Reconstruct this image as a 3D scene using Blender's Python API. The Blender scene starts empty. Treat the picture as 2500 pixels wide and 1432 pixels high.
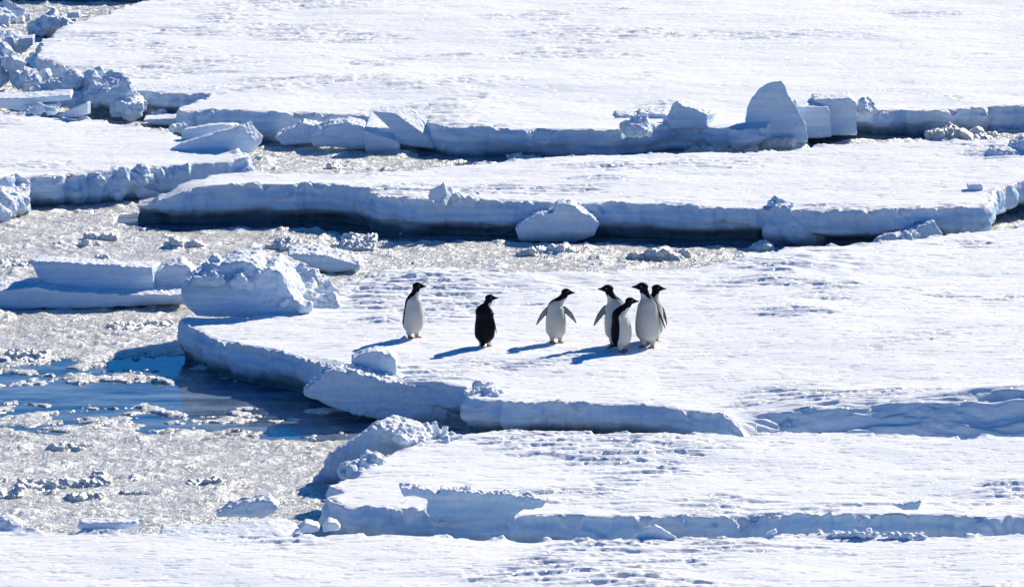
import bpy, bmesh, math, random
import numpy as np
from mathutils import Vector, Matrix, Euler

# ------------------------------------------------------------------ camera, sky, sun, exposure
S = bpy.context.scene
COL = S.collection
CAM_H, PITCH, F = 12.45, math.radians(10.7), 12850.0       # metres, down-tilt, focal length in photo pixels
cd = bpy.data.cameras.new("camera"); cam = bpy.data.objects.new("camera", cd); COL.objects.link(cam)
cam.location = (0, 0, CAM_H); cam.rotation_euler = (math.pi / 2 - PITCH, 0, 0)
cd.sensor_width = 36; cd.lens = F / 2500 * 36; cd.clip_start = 1; cd.clip_end = 20000
S.camera = cam
SUN_EL, SUN_AZ = math.radians(31), math.radians(41)         # azimuth clockwise from the view direction (+Y)
W = bpy.data.worlds.new("World"); S.world = W; W.use_nodes = True
nt = W.node_tree; bg = nt.nodes["Background"]; sky = nt.nodes.new("ShaderNodeTexSky")
sky.sky_type = 'NISHITA'; sky.sun_disc = False; sky.sun_elevation = SUN_EL; sky.sun_rotation = SUN_AZ
sky.altitude = 0; sky.air_density = 1.0; sky.dust_density = 0.3; sky.ozone_density = 5.0
hs_node = nt.nodes.new("ShaderNodeHueSaturation"); hs_node.inputs['Saturation'].default_value = 1.5
nt.links.new(sky.outputs[0], hs_node.inputs['Color']); tn = nt.nodes.new("ShaderNodeMix"); tn.data_type = 'RGBA'; tn.blend_type = 'MULTIPLY'; tn.inputs[0].default_value = 1
tn.inputs[7].default_value = (1.0, 1.0, 1.2, 1); nt.links.new(hs_node.outputs[0], tn.inputs[6]); nt.links.new(tn.outputs[2], bg.inputs[0]); bg.inputs[1].default_value = 0.071
sl = bpy.data.lights.new("sun", 'SUN'); so = bpy.data.objects.new("sun", sl); COL.objects.link(so)
sl.energy = 4.8; sl.angle = math.radians(0.5); sl.color = (1.0, 0.925, 0.775)
sd = Vector((math.sin(SUN_AZ) * math.cos(SUN_EL), math.cos(SUN_AZ) * math.cos(SUN_EL), math.sin(SUN_EL)))
so.rotation_euler = (-sd).to_track_quat('-Z', 'Y').to_euler()
S.view_settings.view_transform = 'Standard'; S.view_settings.look = 'None'
S.view_settings.exposure = 0.38; S.view_settings.gamma = 1
S.cycles.use_denoising = True; S.cycles.denoiser = 'OPENIMAGEDENOISE'; S.cycles.denoising_prefilter = 'NONE'
S.cycles.max_bounces = 6; S.cycles.diffuse_bounces = 4; S.cycles.glossy_bounces = 3
S.cycles.sample_clamp_indirect = 6

# ------------------------------------------------------------------ pixel <-> world
cp, sp_ = math.cos(PITCH), math.sin(PITCH)
def ray(px, py):
    u, v = (px - 1250) / F, (716 - py) / F
    return Vector((u, cp + v * sp_, -sp_ + v * cp))
def P(px, py, z=0.45):
    r = ray(px, py); t = (z - CAM_H) / r.z
    return Vector((r.x * t, r.y * t, z))
def PY(px, py, Y):
    r = ray(px, py); t = Y / r.y
    return Vector((r.x * t, Y, CAM_H + r.z * t))

# ------------------------------------------------------------------ noise (numpy)
def _hash(ix, iy, iz, seed):
    h = (ix * 374761393 + iy * 668265263 + iz * 2147483647 + seed * 974634777) & 0xFFFFFFFF
    h = ((h ^ (h >> 13)) * 1274126177) & 0xFFFFFFFF
    h = ((h ^ (h >> 16)) * 2246822519) & 0xFFFFFFFF
    return h ^ (h >> 15)
def noise2(x, y, seed=0):
    xi = np.floor(x).astype(np.int64); yi = np.floor(y).astype(np.int64)
    fx = x - xi; fy = y - yi
    u = fx * fx * fx * (fx * (fx * 6 - 15) + 10); v = fy * fy * fy * (fy * (fy * 6 - 15) + 10)
    def g(ox, oy):
        a = (_hash(xi + ox, yi + oy, 0, seed) & 0xFFFF) * (2 * np.pi / 65536)
        return np.cos(a) * (fx - ox) + np.sin(a) * (fy - oy)
    a = g(0, 0); b = g(1, 0); c = g(0, 1); d = g(1, 1)
    return (a + (b - a) * u + (c - a) * v + (a - b - c + d) * u * v) * 1.5
def noise3(x, y, z, seed=0):
    xi = np.floor(x).astype(np.int64); yi = np.floor(y).astype(np.int64); zi = np.floor(z).astype(np.int64)
    fx = x - xi; fy = y - yi; fz = z - zi
    s = lambda t: t * t * t * (t * (t * 6 - 15) + 10)
    u, v, w = s(fx), s(fy), s(fz)
    def g(ox, oy, oz):
        h = _hash(xi + ox, yi + oy, zi + oz, seed)
        a = (h & 0xFFFF) * (2 * np.pi / 65536); c = ((h >> 16) & 0x7FFF) / 16384.0 - 1
        r = np.sqrt(np.maximum(0, 1 - c * c))
        return r * np.cos(a) * (fx - ox) + r * np.sin(a) * (fy - oy) + c * (fz - oz)
    l = lambda a, b, t: a + (b - a) * t
    return l(l(l(g(0,0,0), g(1,0,0), u), l(g(0,1,0), g(1,1,0), u), v),
             l(l(g(0,0,1), g(1,0,1), u), l(g(0,1,1), g(1,1,1), u), v), w) * 1.6
def fbm2(x, y, oct=4, seed=0, gain=.5, ridged=False):
    t = 0; a = 1; s = 0
    for o in range(oct):
        n = noise2(x, y, seed + o * 17)
        if ridged: n = 1 - 2 * np.abs(n)
        t = t + n * a; s += a; a *= gain; x = x * 2.03 + 5.1; y = y * 2.03 - 3.7
    return t / s
def fbm3(p, sc, oct=4, seed=0, gain=.5, ridged=False):
    x, y, z = p[:, 0] * sc[0], p[:, 1] * sc[1], p[:, 2] * sc[2]
    t = 0; a = 1; s = 0
    for o in range(oct):
        n = noise3(x, y, z, seed + o * 17)
        if ridged: n = 1 - 2 * np.abs(n)
        t = t + n * a; s += a; a *= gain; x = x * 2.03 + 5.1; y = y * 2.03 - 3.7; z = z * 2.03 + 1.3
    return t / s
def sstep(a, b, x):
    t = np.clip((x - a) / (b - a), 0, 1); return t * t * (3 - 2 * t)
def wet_shade_band(co, hgt, seed=3):  # waterline band: wet ice, darkened further to paint the undercut's shade
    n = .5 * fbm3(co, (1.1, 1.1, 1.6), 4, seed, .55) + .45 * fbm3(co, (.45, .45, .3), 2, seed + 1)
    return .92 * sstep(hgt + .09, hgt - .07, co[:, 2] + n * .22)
def cellstep(p, sc, seed=0):
    """piecewise-flat random value per Voronoi cell (broken, faceted ice)"""
    q = p * np.asarray(sc); base = np.floor(q).astype(np.int64)
    best = np.full(len(q), 1e9); val = np.zeros(len(q))
    for ox in (-1, 0, 1):
        for oy in (-1, 0, 1):
            for oz in (-1, 0, 1):
                c = base + np.array([ox, oy, oz]); h = _hash(c[:, 0], c[:, 1], c[:, 2], seed)
                j = np.stack([(h & 0x3FF) / 1023., ((h >> 10) & 0x3FF) / 1023., ((h >> 20) & 0x3FF) / 1023.], 1)
                d = ((c + j - q) ** 2).sum(1); m = d < best
                h2 = _hash(c[:, 0], c[:, 1], c[:, 2], seed + 5)
                n = np.stack([(h2 & 0xFF) / 127.5 - 1, ((h2 >> 8) & 0xFF) / 127.5 - 1, ((h2 >> 16) & 0xFF) / 127.5 - 1], 1)
                vv = ((q - c - j) * n).sum(1) * .8 + n[:, 0] * .5
                best = np.where(m, d, best); val = np.where(m, vv, val)
    return val

# ------------------------------------------------------------------ mesh helpers
def make_mesh(name, co, faces, mats, attrs=None, smooth=True, mi=None):
    me = bpy.data.meshes.new(name)
    co = np.ascontiguousarray(co, np.float32)
    me.vertices.add(len(co)); me.vertices.foreach_set('co', co.ravel())
    faces = np.ascontiguousarray(faces, np.int32); n, k = faces.shape
    me.loops.add(n * k); me.loops.foreach_set('vertex_index', faces.ravel())
    me.polygons.add(n); me.polygons.foreach_set('loop_start', np.arange(0, n * k, k, dtype=np.int32))
    me.polygons.foreach_set('loop_total', np.full(n, k, np.int32))
    me.polygons.foreach_set('use_smooth', np.full(n, smooth))
    for m in mats: me.materials.append(m)
    for an, av in (attrs or {}).items():
        a = me.attributes.new(an, 'FLOAT', 'POINT'); a.data.foreach_set('value', np.ascontiguousarray(av, np.float32))
    me.update(); me.validate(); return me
def link(name, me, parent=None, label=None, cat=None, group=None, kind=None):
    o = bpy.data.objects.new(name, me); COL.objects.link(o)
    if parent: o.parent = parent
    if label: o['label'] = label
    if cat: o['category'] = cat
    if group: o['group'] = group
    if kind: o['kind'] = kind
    return o
def recentre(o):
    """put the object's origin at its own base, keeping the geometry where it stands"""
    me = o.data; n = len(me.vertices); co = np.empty(n * 3, np.float32); me.vertices.foreach_get('co', co); co = co.reshape(-1, 3)
    c = np.array([(co[:, 0].min() + co[:, 0].max()) / 2, (co[:, 1].min() + co[:, 1].max()) / 2, max(co[:, 2].min(), 0)])
    me.vertices.foreach_set('co', (co - c).astype(np.float32).ravel()); me.update(); o.location = c
    return o

# ------------------------------------------------------------------ materials
def newmat(name):
    m = bpy.data.materials.new(name); m.use_nodes = True
    N = m.node_tree.nodes; N.clear(); out = N.new("ShaderNodeOutputMaterial")
    return m, N, m.node_tree.links, out
class NB:
    def __init__(s, name): s.m, s.N, s.L, s.out = newmat(name)
    def n(s, t, ins=None, **kw):
        nd = s.N.new(t)
        for k, v in kw.items(): setattr(nd, k, v)
        for k, v in (ins or {}).items():
            if isinstance(v, bpy.types.NodeSocket): s.L.new(v, nd.inputs[k])
            else: nd.inputs[k].default_value = v
        return nd
    def math(s, op, a, b=0.5, c=None):
        i = {0: a, 1: b}
        if c is not None: i[2] = c
        return s.n("ShaderNodeMath", i, operation=op).outputs[0]
    def mix(s, f, a, b):
        nd = s.n("ShaderNodeMix", {0: f, 6: a, 7: b}, data_type='RGBA'); return nd.outputs[2]
    def rng(s, v, a, b, c=0., d=1.):
        return s.n("ShaderNodeMapRange", {0: v, 1: a, 2: b, 3: c, 4: d}).outputs[0]
def noise(b, vec, scale, detail=3, rough=.5):
    return b.n("ShaderNodeTexNoise", {'Vector': vec, 'Scale': scale, 'Detail': detail, 'Roughness': rough}).outputs[0]
def mapped(b, vec, sc, rot=(0, 0, 0)):
    return b.n("ShaderNodeMapping", {'Vector': vec, 'Scale': sc, 'Rotation': rot}).outputs[0]
def glint(b, pos, cells, spread, nrm, rough, mapsc=(1, 1, 1)):
    """random crystal facets: one random normal per tiny cell"""
    v = b.n("ShaderNodeTexVoronoi", {'Vector': mapped(b, pos, mapsc), 'Scale': cells}, feature='F1')
    c = b.n("ShaderNodeVectorMath", {0: v.outputs['Color'], 1: (.5, .5, .5)}, operation='SUBTRACT').outputs[0]
    c = b.n("ShaderNodeVectorMath", {0: c, 'Scale': spread}, operation='SCALE').outputs[0]
    a = b.n("ShaderNodeVectorMath", {0: nrm, 1: c}, operation='ADD').outputs[0]
    a = b.n("ShaderNodeVectorMath", {0: a}, operation='NORMALIZE').outputs[0]
    return b.n("ShaderNodeBsdfAnisotropic", {'Color': (1, 1, 1, 1), 'Roughness': rough, 'Normal': a}).outputs[0]

def snow_material(name, bumpk=1.0, walls=True, tint=(.87, .875, .885)):
    b = NB(name)
    geo = b.n("ShaderNodeNewGeometry"); pos = geo.outputs['Position']
    # wind-cut fine relief, long along the wind
    w = mapped(b, pos, (1, 2.6, 2.6), (0, 0, math.radians(6)))
    n1 = noise(b, w, 7, 4, .6); n2 = noise(b, mapped(b, pos, (1, 1.6, 1.6)), 34, 3, .6); n3 = noise(b, pos, 120, 2, .6)
    r1 = b.rng(n1, .42, .60)
    h = b.math('ADD', b.math('MULTIPLY', r1, .016), b.math('MULTIPLY', n2, .012))
    h = b.math('ADD', h, b.math('MULTIPLY', n3, .0025))
    h = b.math('MULTIPLY', h, b.rng(noise(b, mapped(b, pos, (1, 1.6, 1)), .8, 3, .5), .38, .62, .25, 1.15))
    st = .27 * bumpk
    if walls:
        at = b.n("ShaderNodeAttribute", attribute_name='wall').outputs['Fac']
        st = b.rng(at, 0, 1, .27 * bumpk, .10 * bumpk)
    bump = b.n("ShaderNodeBump", {'Strength': st, 'Distance': 1.0, 'Height': h})
    col = b.mix(noise(b, pos, .6, 3), (tint[0] * .97, tint[1] * .975, tint[2] * .985, 1), (min(1, tint[0] * 1.02), tint[1] * 1.01, tint[2], 1))
    if walls:
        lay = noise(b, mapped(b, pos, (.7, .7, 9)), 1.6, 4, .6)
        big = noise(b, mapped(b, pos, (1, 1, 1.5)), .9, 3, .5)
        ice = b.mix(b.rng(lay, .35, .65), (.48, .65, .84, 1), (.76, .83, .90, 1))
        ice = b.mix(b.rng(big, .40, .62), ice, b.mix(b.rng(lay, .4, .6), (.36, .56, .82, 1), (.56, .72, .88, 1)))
        wet_shade = b.n("ShaderNodeAttribute", attribute_name='wet_shade').outputs['Fac']
        ice = b.mix(wet_shade, ice, (.035, .085, .11, 1))  # near-black green: wet ice colour with undercut shade painted in
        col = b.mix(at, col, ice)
    pr = b.n("ShaderNodeBsdfPrincipled", {'Base Color': col, 'Roughness': .75, 'Normal': bump.outputs[0], 'Specular IOR Level': .25})
    gl = glint(b, pos, 70, 1.3, geo.outputs['Normal'], .10)
    mx = b.n("ShaderNodeMixShader", {0: .012, 1: pr.outputs[0], 2: gl})
    b.L.new(mx.outputs[0], b.out.inputs[0]); return b.m
M_SNOW = snow_material("snow")
M_BLOCK = snow_material("snow_ice", 1.1, True, (.82, .85, .89))

def slush_material():
    b = NB("slush_ice")
    geo = b.n("ShaderNodeNewGeometry"); pos = geo.outputs['Position']
    at = b.n("ShaderNodeAttribute", attribute_name='thick').outputs['Fac']
    n1 = noise(b, pos, 22, 5, .75); n2 = noise(b, pos, 95, 3, .7)
    h = b.math('ADD', b.math('MULTIPLY', n1, .02), b.math('MULTIPLY', n2, .009))
    bump = b.n("ShaderNodeBump", {'Strength': .9, 'Distance': 1.0, 'Height': h})
    t = b.math('ADD', at, b.math('MULTIPLY', b.math('SUBTRACT', n1, .5), .9))
    col = b.mix(b.rng(t, .0, .75), (.30, .285, .245, 1), (.90, .87, .80, 1))
    vor = b.n("ShaderNodeTexVoronoi", {'Vector': pos, 'Scale': 58}, feature='F1')
    cr = b.n("ShaderNodeSeparateColor", {0: vor.outputs['Color']}).outputs[0]
    vor2 = b.n("ShaderNodeTexVoronoi", {'Vector': pos, 'Scale': 23}, feature='F1')
    cr2 = b.n("ShaderNodeSeparateColor", {0: vor2.outputs['Color']}).outputs[0]
    col = b.mix(b.rng(cr, .62, .9), col, (.93, .91, .86, 1))  # pale cells: crystal grain, with the sun glitter painted into the colour
    col = b.mix(b.rng(cr2, .25, .0, 0, .4), col, (.24, .235, .22, 1))
    pr = b.n("ShaderNodeBsdfPrincipled", {'Base Color': col, 'Roughness': .42, 'Normal': bump.outputs[0], 'Specular IOR Level': .6, 'IOR': 1.33})
    gl = glint(b, pos, 75, 1.5, bump.outputs[0], .24)
    mx = b.n("ShaderNodeMixShader", {0: .22, 1: pr.outputs[0], 2: gl})
    b.L.new(mx.outputs[0], b.out.inputs[0]); return b.m
M_SLUSH = slush_material()

def water_material():
    b = NB("sea_water")
    pos = b.n("ShaderNodeNewGeometry").outputs['Position']
    n1 = noise(b, mapped(b, pos, (1, 1.5, 1)), 6, 3, .5)
    gr = b.rng(noise(b, mapped(b, pos, (.5, 1.6, 1)), 1.6, 5, .65), .38, .62)
    bump = b.n("ShaderNodeBump", {'Strength': .25, 'Distance': 1.0, 'Height': b.math('MULTIPLY', n1, .006)})
    pr = b.n("ShaderNodeBsdfPrincipled", {'Base Color': b.mix(gr, (.03, .06, .10, 1), (.22, .29, .37, 1)), 'Roughness': b.rng(gr, 0, 1, .03, .14), 'IOR': 1.5, 'Normal': bump.outputs[0]})
    b.L.new(pr.outputs[0], b.out.inputs[0]); return b.m
M_WATER = water_material()

# ------------------------------------------------------------------ outlines -> floes
def resample(pts, step):
    pts = np.asarray(pts, float); d = np.linalg.norm(np.roll(pts, -1, 0) - pts, axis=1)
    cum = np.concatenate([[0], np.cumsum(d)]); n = max(8, int(cum[-1] / step)); s = np.linspace(0, cum[-1], n, endpoint=False)
    cl = np.vstack([pts, pts[:1]])
    return np.stack([np.interp(s, cum, cl[:, 0]), np.interp(s, cum, cl[:, 1])], 1)
def smooth_loop(a, k):
    ker = np.hanning(2 * k + 3)[1:-1]; ker /= ker.sum(); m = len(ker) // 2
    out = np.zeros_like(a)
    for i, wgt in enumerate(ker): out += wgt * np.roll(a, m - i, 0)
    return out
def loop_normals(o):
    t = np.roll(o, -1, 0) - np.roll(o, 1, 0); n = np.stack([t[:, 1], -t[:, 0]], 1)
    n /= np.linalg.norm(n, axis=1)[:, None] + 1e-9
    a = 0.5 * np.sum(o[:, 0] * np.roll(o[:, 1], -1) - np.roll(o[:, 0], -1) * o[:, 1])
    return n if a > 0 else -n
def sdf_points(X, Y, poly):
    """signed distance (positive inside) of points to a polygon"""
    A = poly; B = np.roll(poly, -1, 0); best = np.full(X.shape, 1e9); ins = np.zeros(X.shape, bool)
    for (ax, ay), (bx, by) in zip(A, B):
        dx, dy = bx - ax, by - ay; L = dx * dx + dy * dy + 1e-12
        t = np.clip(((X - ax) * dx + (Y - ay) * dy) / L, 0, 1)
        best = np.minimum(best, (X - ax - t * dx) ** 2 + (Y - ay - t * dy) ** 2)
        c = (ay > Y) != (by > Y)
        if c.any(): ins ^= c & (X < (bx - ax) * (Y - ay) / (by - ay + 1e-12) + ax)
    d = np.sqrt(best); return np.where(ins, d, -d)
class Field:
    def __init__(s, poly, lo, hi, step=.12):
        s.lo, s.step = lo, step
        s.nx = int((hi[0] - lo[0]) / step) + 2; s.ny = int((hi[1] - lo[1]) / step) + 2
        X, Y = np.meshgrid(lo[0] + np.arange(s.nx) * step, lo[1] + np.arange(s.ny) * step)
        s.v = sdf_points(X, Y, poly)
    def __call__(s, x, y):
        fx = np.clip((x - s.lo[0]) / s.step, 0, s.nx - 1.001); fy = np.clip((y - s.lo[1]) / s.step, 0, s.ny - 1.001)
        i = fx.astype(int); j = fy.astype(int); u = fx - i; w = fy - j; v = s.v
        return (v[j, i] * (1 - u) + v[j, i + 1] * u) * (1 - w) + (v[j + 1, i] * (1 - u) + v[j + 1, i + 1] * u) * w

FLOES = {}
ZONES = [(P(*q[:2]), *q[2:]) for q in ((1700,720,2.0,1.0,.5),(1000,700,1.6,.7,.5),(1900,960,3,.7,.35),(2100,850,2.2,1.2,-.5),(600,800,1.4,.8,-.5),(1300,900,1.8,.5,-.2),
  (2100,1130,2.0,.8,-.5),(1900,1215,3,.6,.5),(1250,1090,1.8,.6,.4),(1000,1200,1.2,.6,-.4),(1300,460,3.2,1.0,.45),(2000,430,3,1.2,-.5),(700,440,2,.8,-.2),
  (600,110,5,5,.5),(2000,120,5,5,-.15),(1350,250,3,1.2,.2),(250,350,2.5,2,-.5),(700,1380,3,.6,.1),(1900,1350,2.5,.5,.3))]
def relief(x, y, seed):
    """wind-worked snow surface"""
    big = .05 * noise2(x * .22, y * .22, seed) + .022 * noise2(x * .7, y * .9, seed + 1)
    zn = np.full(x.shape, -.12)
    for (c, rx, ry, am) in ZONES: zn = zn + am * np.exp(-((x - c.x) / rx) ** 2 - ((y - c.y) / ry) ** 2)
    rough = sstep(.0, .55, noise2(x * .35 + 9, y * .5, seed + 2) + .4 * noise2(x * 1.1, y * 1.6, seed + 3) + zn)
    big = big + .016 * fbm2(x * .9 + .4 * noise2(x * .5, y * .5, seed + 7), y * 2.2, 2, seed + 9)
    xr = x * .995 + y * .10; yr = y * .995 - x * .10
    wx = xr + .15 * noise2(x * 1.5, y * 1.5, seed + 8)
    s1 = fbm2(wx * 1.35, yr * 7.5, 4, seed + 4)
    steps = sstep(-.01, .04, s1) * .017 + sstep(.17, .22, s1) * .016
    s2 = fbm2(wx * 3.2, yr * 13, 3, seed + 5)
    pits = -sstep(.20, .34, s2) * .026
    fine = .005 * fbm2(x * 12, y * 22, 2, seed + 6)
    return big + rough * (steps + pits) + (.2 + .8 * rough) * fine + (1 - rough) * pits * .35

def floe(name, label, px, z, dx, dy, seed, under=.14, jag=.07, extra=None, crust=.05, wet_shade=.09, group="ice floes", far=False):
    ctrl = [tuple(P(q[0], q[1], q[2] if len(q) > 2 else z))[:2] for q in px]
    o0 = resample(ctrl, dx * 1.5)
    sm = smooth_loop(o0, 2); nr = smooth_loop(loop_normals(smooth_loop(o0, max(2, int(.12 / (dx * 1.5))))), 3); nr /= np.linalg.norm(nr, axis=1)[:, None] + 1e-9
    p3 = np.column_stack([sm, np.zeros(len(sm))])
    j = jag * (fbm3(p3, (1.6, 1.6, 1), 5, seed, .6) + .8 * cellstep(p3 + .37, (2.2, 2.2, 1), seed + 3) * .6)
    j = j + .035 * fbm3(p3, (8, 8, 1), 3, seed + 5, .6) - .05 * np.maximum(0, fbm3(p3, (4, 4, 1), 2, seed + 6) - .15) * 3
    out = sm + nr * j[:, None]
    lo, hi = out.min(0) - .3, out.max(0) + .3
    fld = Field(resample(out, .10 if not far else .2), lo, hi, .10 if not far else .2)
    FLOES[name + str(seed)] = (fld, lo, hi)
    def H(x, y, d=None):
        if d is None: d = fld(x, y)
        h = z + relief(x, y, seed)
        e = np.exp(-np.maximum(d, 0) / .10)
        cr = fbm2(x * 3.2, y * 3.2, 4, seed + 40, .6)
        h = h + e * crust * np.maximum(0, cr - .05) * 2.2
        h = h - np.exp(-(np.maximum(d, 0) / .06) ** 2) * .35 * np.maximum(0, fbm2(x * 2.6, y * 2.6, 3, seed + 44) - .12)
        if extra: h = h + extra(x, y, d)
        return h - .014 * np.exp(-np.maximum(d, 0) / .010)
    # top grid
    gx = np.arange(lo[0], hi[0], dx); gy = np.arange(lo[1], hi[1], dy)
    X, Y = np.meshgrid(gx, gy); D = fld(X, Y); keep = D > .035
    idx = -np.ones(X.shape, int); idx[keep] = np.arange(keep.sum())
    xs, ys, ds = X[keep], Y[keep], D[keep]
    co = np.column_stack([xs, ys, H(xs, ys, ds)])
    q = keep[:-1, :-1] & keep[1:, :-1] & keep[:-1, 1:] & keep[1:, 1:]
    f = np.stack([idx[:-1, :-1][q], idx[:-1, 1:][q], idx[1:, 1:][q], idx[1:, :-1][q]], 1)
    # rim and wall ribbon
    n = len(out); rows = []; wall = []
    for d in (.16, .12, .085, .055, .03, .012):
        p = out - nr * d; rows.append(np.column_stack([p, H(p[:, 0], p[:, 1], np.full(n, d)) - .004 * (d > .05)])); wall.append(np.zeros(n))
    ztop = H(out[:, 0], out[:, 1], np.zeros(n)); zb = -.22
    K = 26
    for k in range(K + 1):
        t = k / K; zz = ztop * (1 - t) + zb * t
        p = np.column_stack([out, zz])
        amp = sstep(0, .12, np.full(n, t)) * .9 + .1
        base = .012 * math.sin(min(1, t * 1.6) * math.pi)
        u = under * (.6 + .8 * noise2(out[:, 0] * .6, out[:, 1] * .6, seed + 60)) * sstep(.24, .05, zz + .05 * noise2(out[:, 0] * 1.5, out[:, 1] * 1.5, seed + 61))
        q3 = p * 1.0
        dsp = .075 * fbm3(q3, (1.8, 1.8, 2.4), 5, seed + 20, .55) + .035 * fbm3(q3, (6, 6, 2.2), 3, seed + 21, .6, True)
        dsp = dsp + .045 * cellstep(q3, (3.0, 3.0, 4.0), seed + 22)
        lay = .018 * noise2(zz * 16 + seed, (out[:, 0] + out[:, 1]) * .5, seed + 23)
        off = base + amp * (dsp + lay) - u
        rows.append(np.column_stack([out + nr * off[:, None], zz])); wall.append(np.full(n, min(1., k / 3)))
    R = len(rows); b0 = len(co)
    co = np.vstack([co] + rows)
    i = np.arange(n); i2 = (i + 1) % n
    area = 0.5 * np.sum(out[:, 0] * np.roll(out[:, 1], -1) - np.roll(out[:, 0], -1) * out[:, 1])
    for r in range(R - 1):
        a = b0 + r * n
        qd = np.stack([a + i, a + n + i, a + n + i2, a + i2], 1)
        f = np.vstack([f, qd if area > 0 else qd[:, ::-1]])
    att = np.concatenate([np.zeros(b0)] + wall)
    o = link(name, make_mesh(name, co, f, [M_SNOW], {'wall': att, 'wet_shade': wet_shade_band(co, wet_shade, seed) * (att > .3)}), None, label, "ice floe", group)
    FLOES[name + str(seed)] = (fld, lo, hi, H)
    return H

def bump_at(px, py, z, h, rx, ry):
    c = P(px, py, z)
    return lambda x, y: h * np.exp(-((x - c.x) / rx) ** 2 - ((y - c.y) / ry) ** 2)
def bumps(lst):
    fs = [bump_at(*a) for a in lst]
    return lambda x, y, d=None: sum(f(x, y) for f in fs)

ZA = .45
# foreground floe
HA = floe("ice_floe", "flat snow-covered ice floe filling the foreground below the long shaded ledge",
  [(-500,1286),(0,1290),(180,1293),(390,1299),(560,1307),(700,1307),(900,1297),(1040,1302),(1180,1307),(1500,1313),(1700,1307),(1900,1298),(2100,1296),(2250,1303),(2500,1307),(3000,1312),(3000,1750),(-500,1750)],
  ZA, .018, .02, 101, crust=.08)
# second floe
HB = floe("ice_floe", "snowy ice floe with stepped slabs on its front edge, nearer than the penguins' floe",
  [(3000,1262),(2500,1254),(2420,1262),(2300,1252),(2200,1248),(2100,1252),(1900,1254),(1700,1256),(1500,1260),(1360,1256),(1250,1258),(1150,1254),(1050,1247),(940,1249),(850,1247),(803,1232),(798,1218),(840,1207),(800,1190),(830,1176),(900,1140),(960,1110),(1040,1085),(1100,1062),(1200,1049),(1300,1047),(1500,1051),(1650,1056),(1820,1062),(1950,1051),(2100,1056),(2200,1061),(2370,1071),(2500,1071),(3000,1076)],
  ZA, .017, .02, 202, extra=bumps([(1500,1100,ZA,.05,2.0,.5),(2200,1200,ZA,-.03,1.5,.6)]))
# penguins' floe, with a bank running down towards the camera on its right
def c_extra(x, y, d=None):
    x0 = P(1800, 1000).x; x1 = P(2500, 1000).x
    k = np.clip((x - x0) / (x1 - x0), 0, 1.3)
    yedge = np.interp(x, [P(1750,1062).x, P(1950,1051).x, P(2370,1071).x, P(2500,1071).x, P(3000,1076).x],
                      [P(1750,1040).y, P(1950,1034).y, P(2370,1040).y, P(2500,1040).y, P(3000,1040).y])
    on = sstep(-.05, .12, (x - x0) / (x1 - x0))
    run = .55 + .40 * k + .12 * noise2(x * .8, y * .8, 77)
    t = sstep(0, 1, (yedge + run - y) / run)
    rough = fbm2(x * .8, y * 4.5, 4, 78, .6)
    ridge = .22 * k * np.exp(-((y - yedge - run - .1) / .8) ** 2)
    return on * (-(.42 + .12 * k) * t + ridge + (.15 * rough) * np.exp(-((y - yedge - run * .5) / (run * .8)) ** 2)) \
        + .05 * np.exp(-((x - P(1200, 680).x) / 2.6) ** 2) * np.exp(-((y - P(1200, 688).y) / .5) ** 2) * (.6 + fbm2(x * 2, y * 3, 3, 79)) \
        + .06 * np.exp(-((x - P(1900, 640).x) / 1.6) ** 2) * np.exp(-((y - P(1900, 645).y) / .8) ** 2) * (.6 + fbm2(x * 2, y * 3, 3, 80))
HC = floe("ice_floe", "broad sunlit ice floe with seven penguins standing on it",
  [(3000,1060),(2500,1056),(2370,1055),(2200,1050),(2000,1044),(1830,1048),(1800,1030),(1740,1006),(1650,991),(1570,981),(1400,977),(1250,979),(1138,969),(1142,950),(1080,937),(965,932),(900,925),(850,912),(790,900),(760,886),(700,862),(640,849),(560,839),(470,799),(441,784),(436,777),(455,770),(600,768),(720,755),(790,722),(850,690),(950,662),(1050,656),(1200,668),(1400,668),(1650,663),(1780,645),(1850,627),(1930,606),(2050,601),(2200,590),(2270,578),(2400,561),(2500,546),(3000,500)],
  ZA, .018, .02, 303, wet_shade=.11, under=.2, extra=c_extra)
# long middle floe
HD = floe("ice_floe", "long snow-topped ice floe with a tall blue shaded front wall, behind the penguins' floe",
  [(2408,508),(2200,513),(2060,517),(1960,511),(1870,504),(1700,499),(1500,493),(1200,489),(1050,489),(925,483),(880,466),(800,458),(530,458),(410,476,.42),(350,500,.24),(333,494,.24),(380,466,.42),(440,443),(520,430),(620,422),(900,418),(1000,410),(1130,400),(1300,388),(1500,378),(1670,375),(1940,369),(2000,358),(2250,351),(2420,346),(2500,341),(3000,325),(3000,400),(2600,432),(2500,445),(2430,468),(2422,490)],
  .5, .02, .026, 404, wet_shade=.13, under=.34, extra=bumps([(335,495,.3,-.28,.55,.8),(650,465,.5,.09,1.6,.6),(480,430,.5,.05,.7,.8)]))
# left floe
HE = floe("ice_floe", "ice floe at the left edge with a crumbly shaded front wall",
  [(612,392),(560,395),(500,400),(370,408),(300,412),(200,424),(40,432),(0,440),(-500,448),(-500,262),(0,272),(150,283),(250,287),(400,320),(440,330),(500,345),(590,374),(612,380)],
  .47, .022, .035, 505, wet_shade=.06, under=.18, jag=.09, crust=.09)
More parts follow.
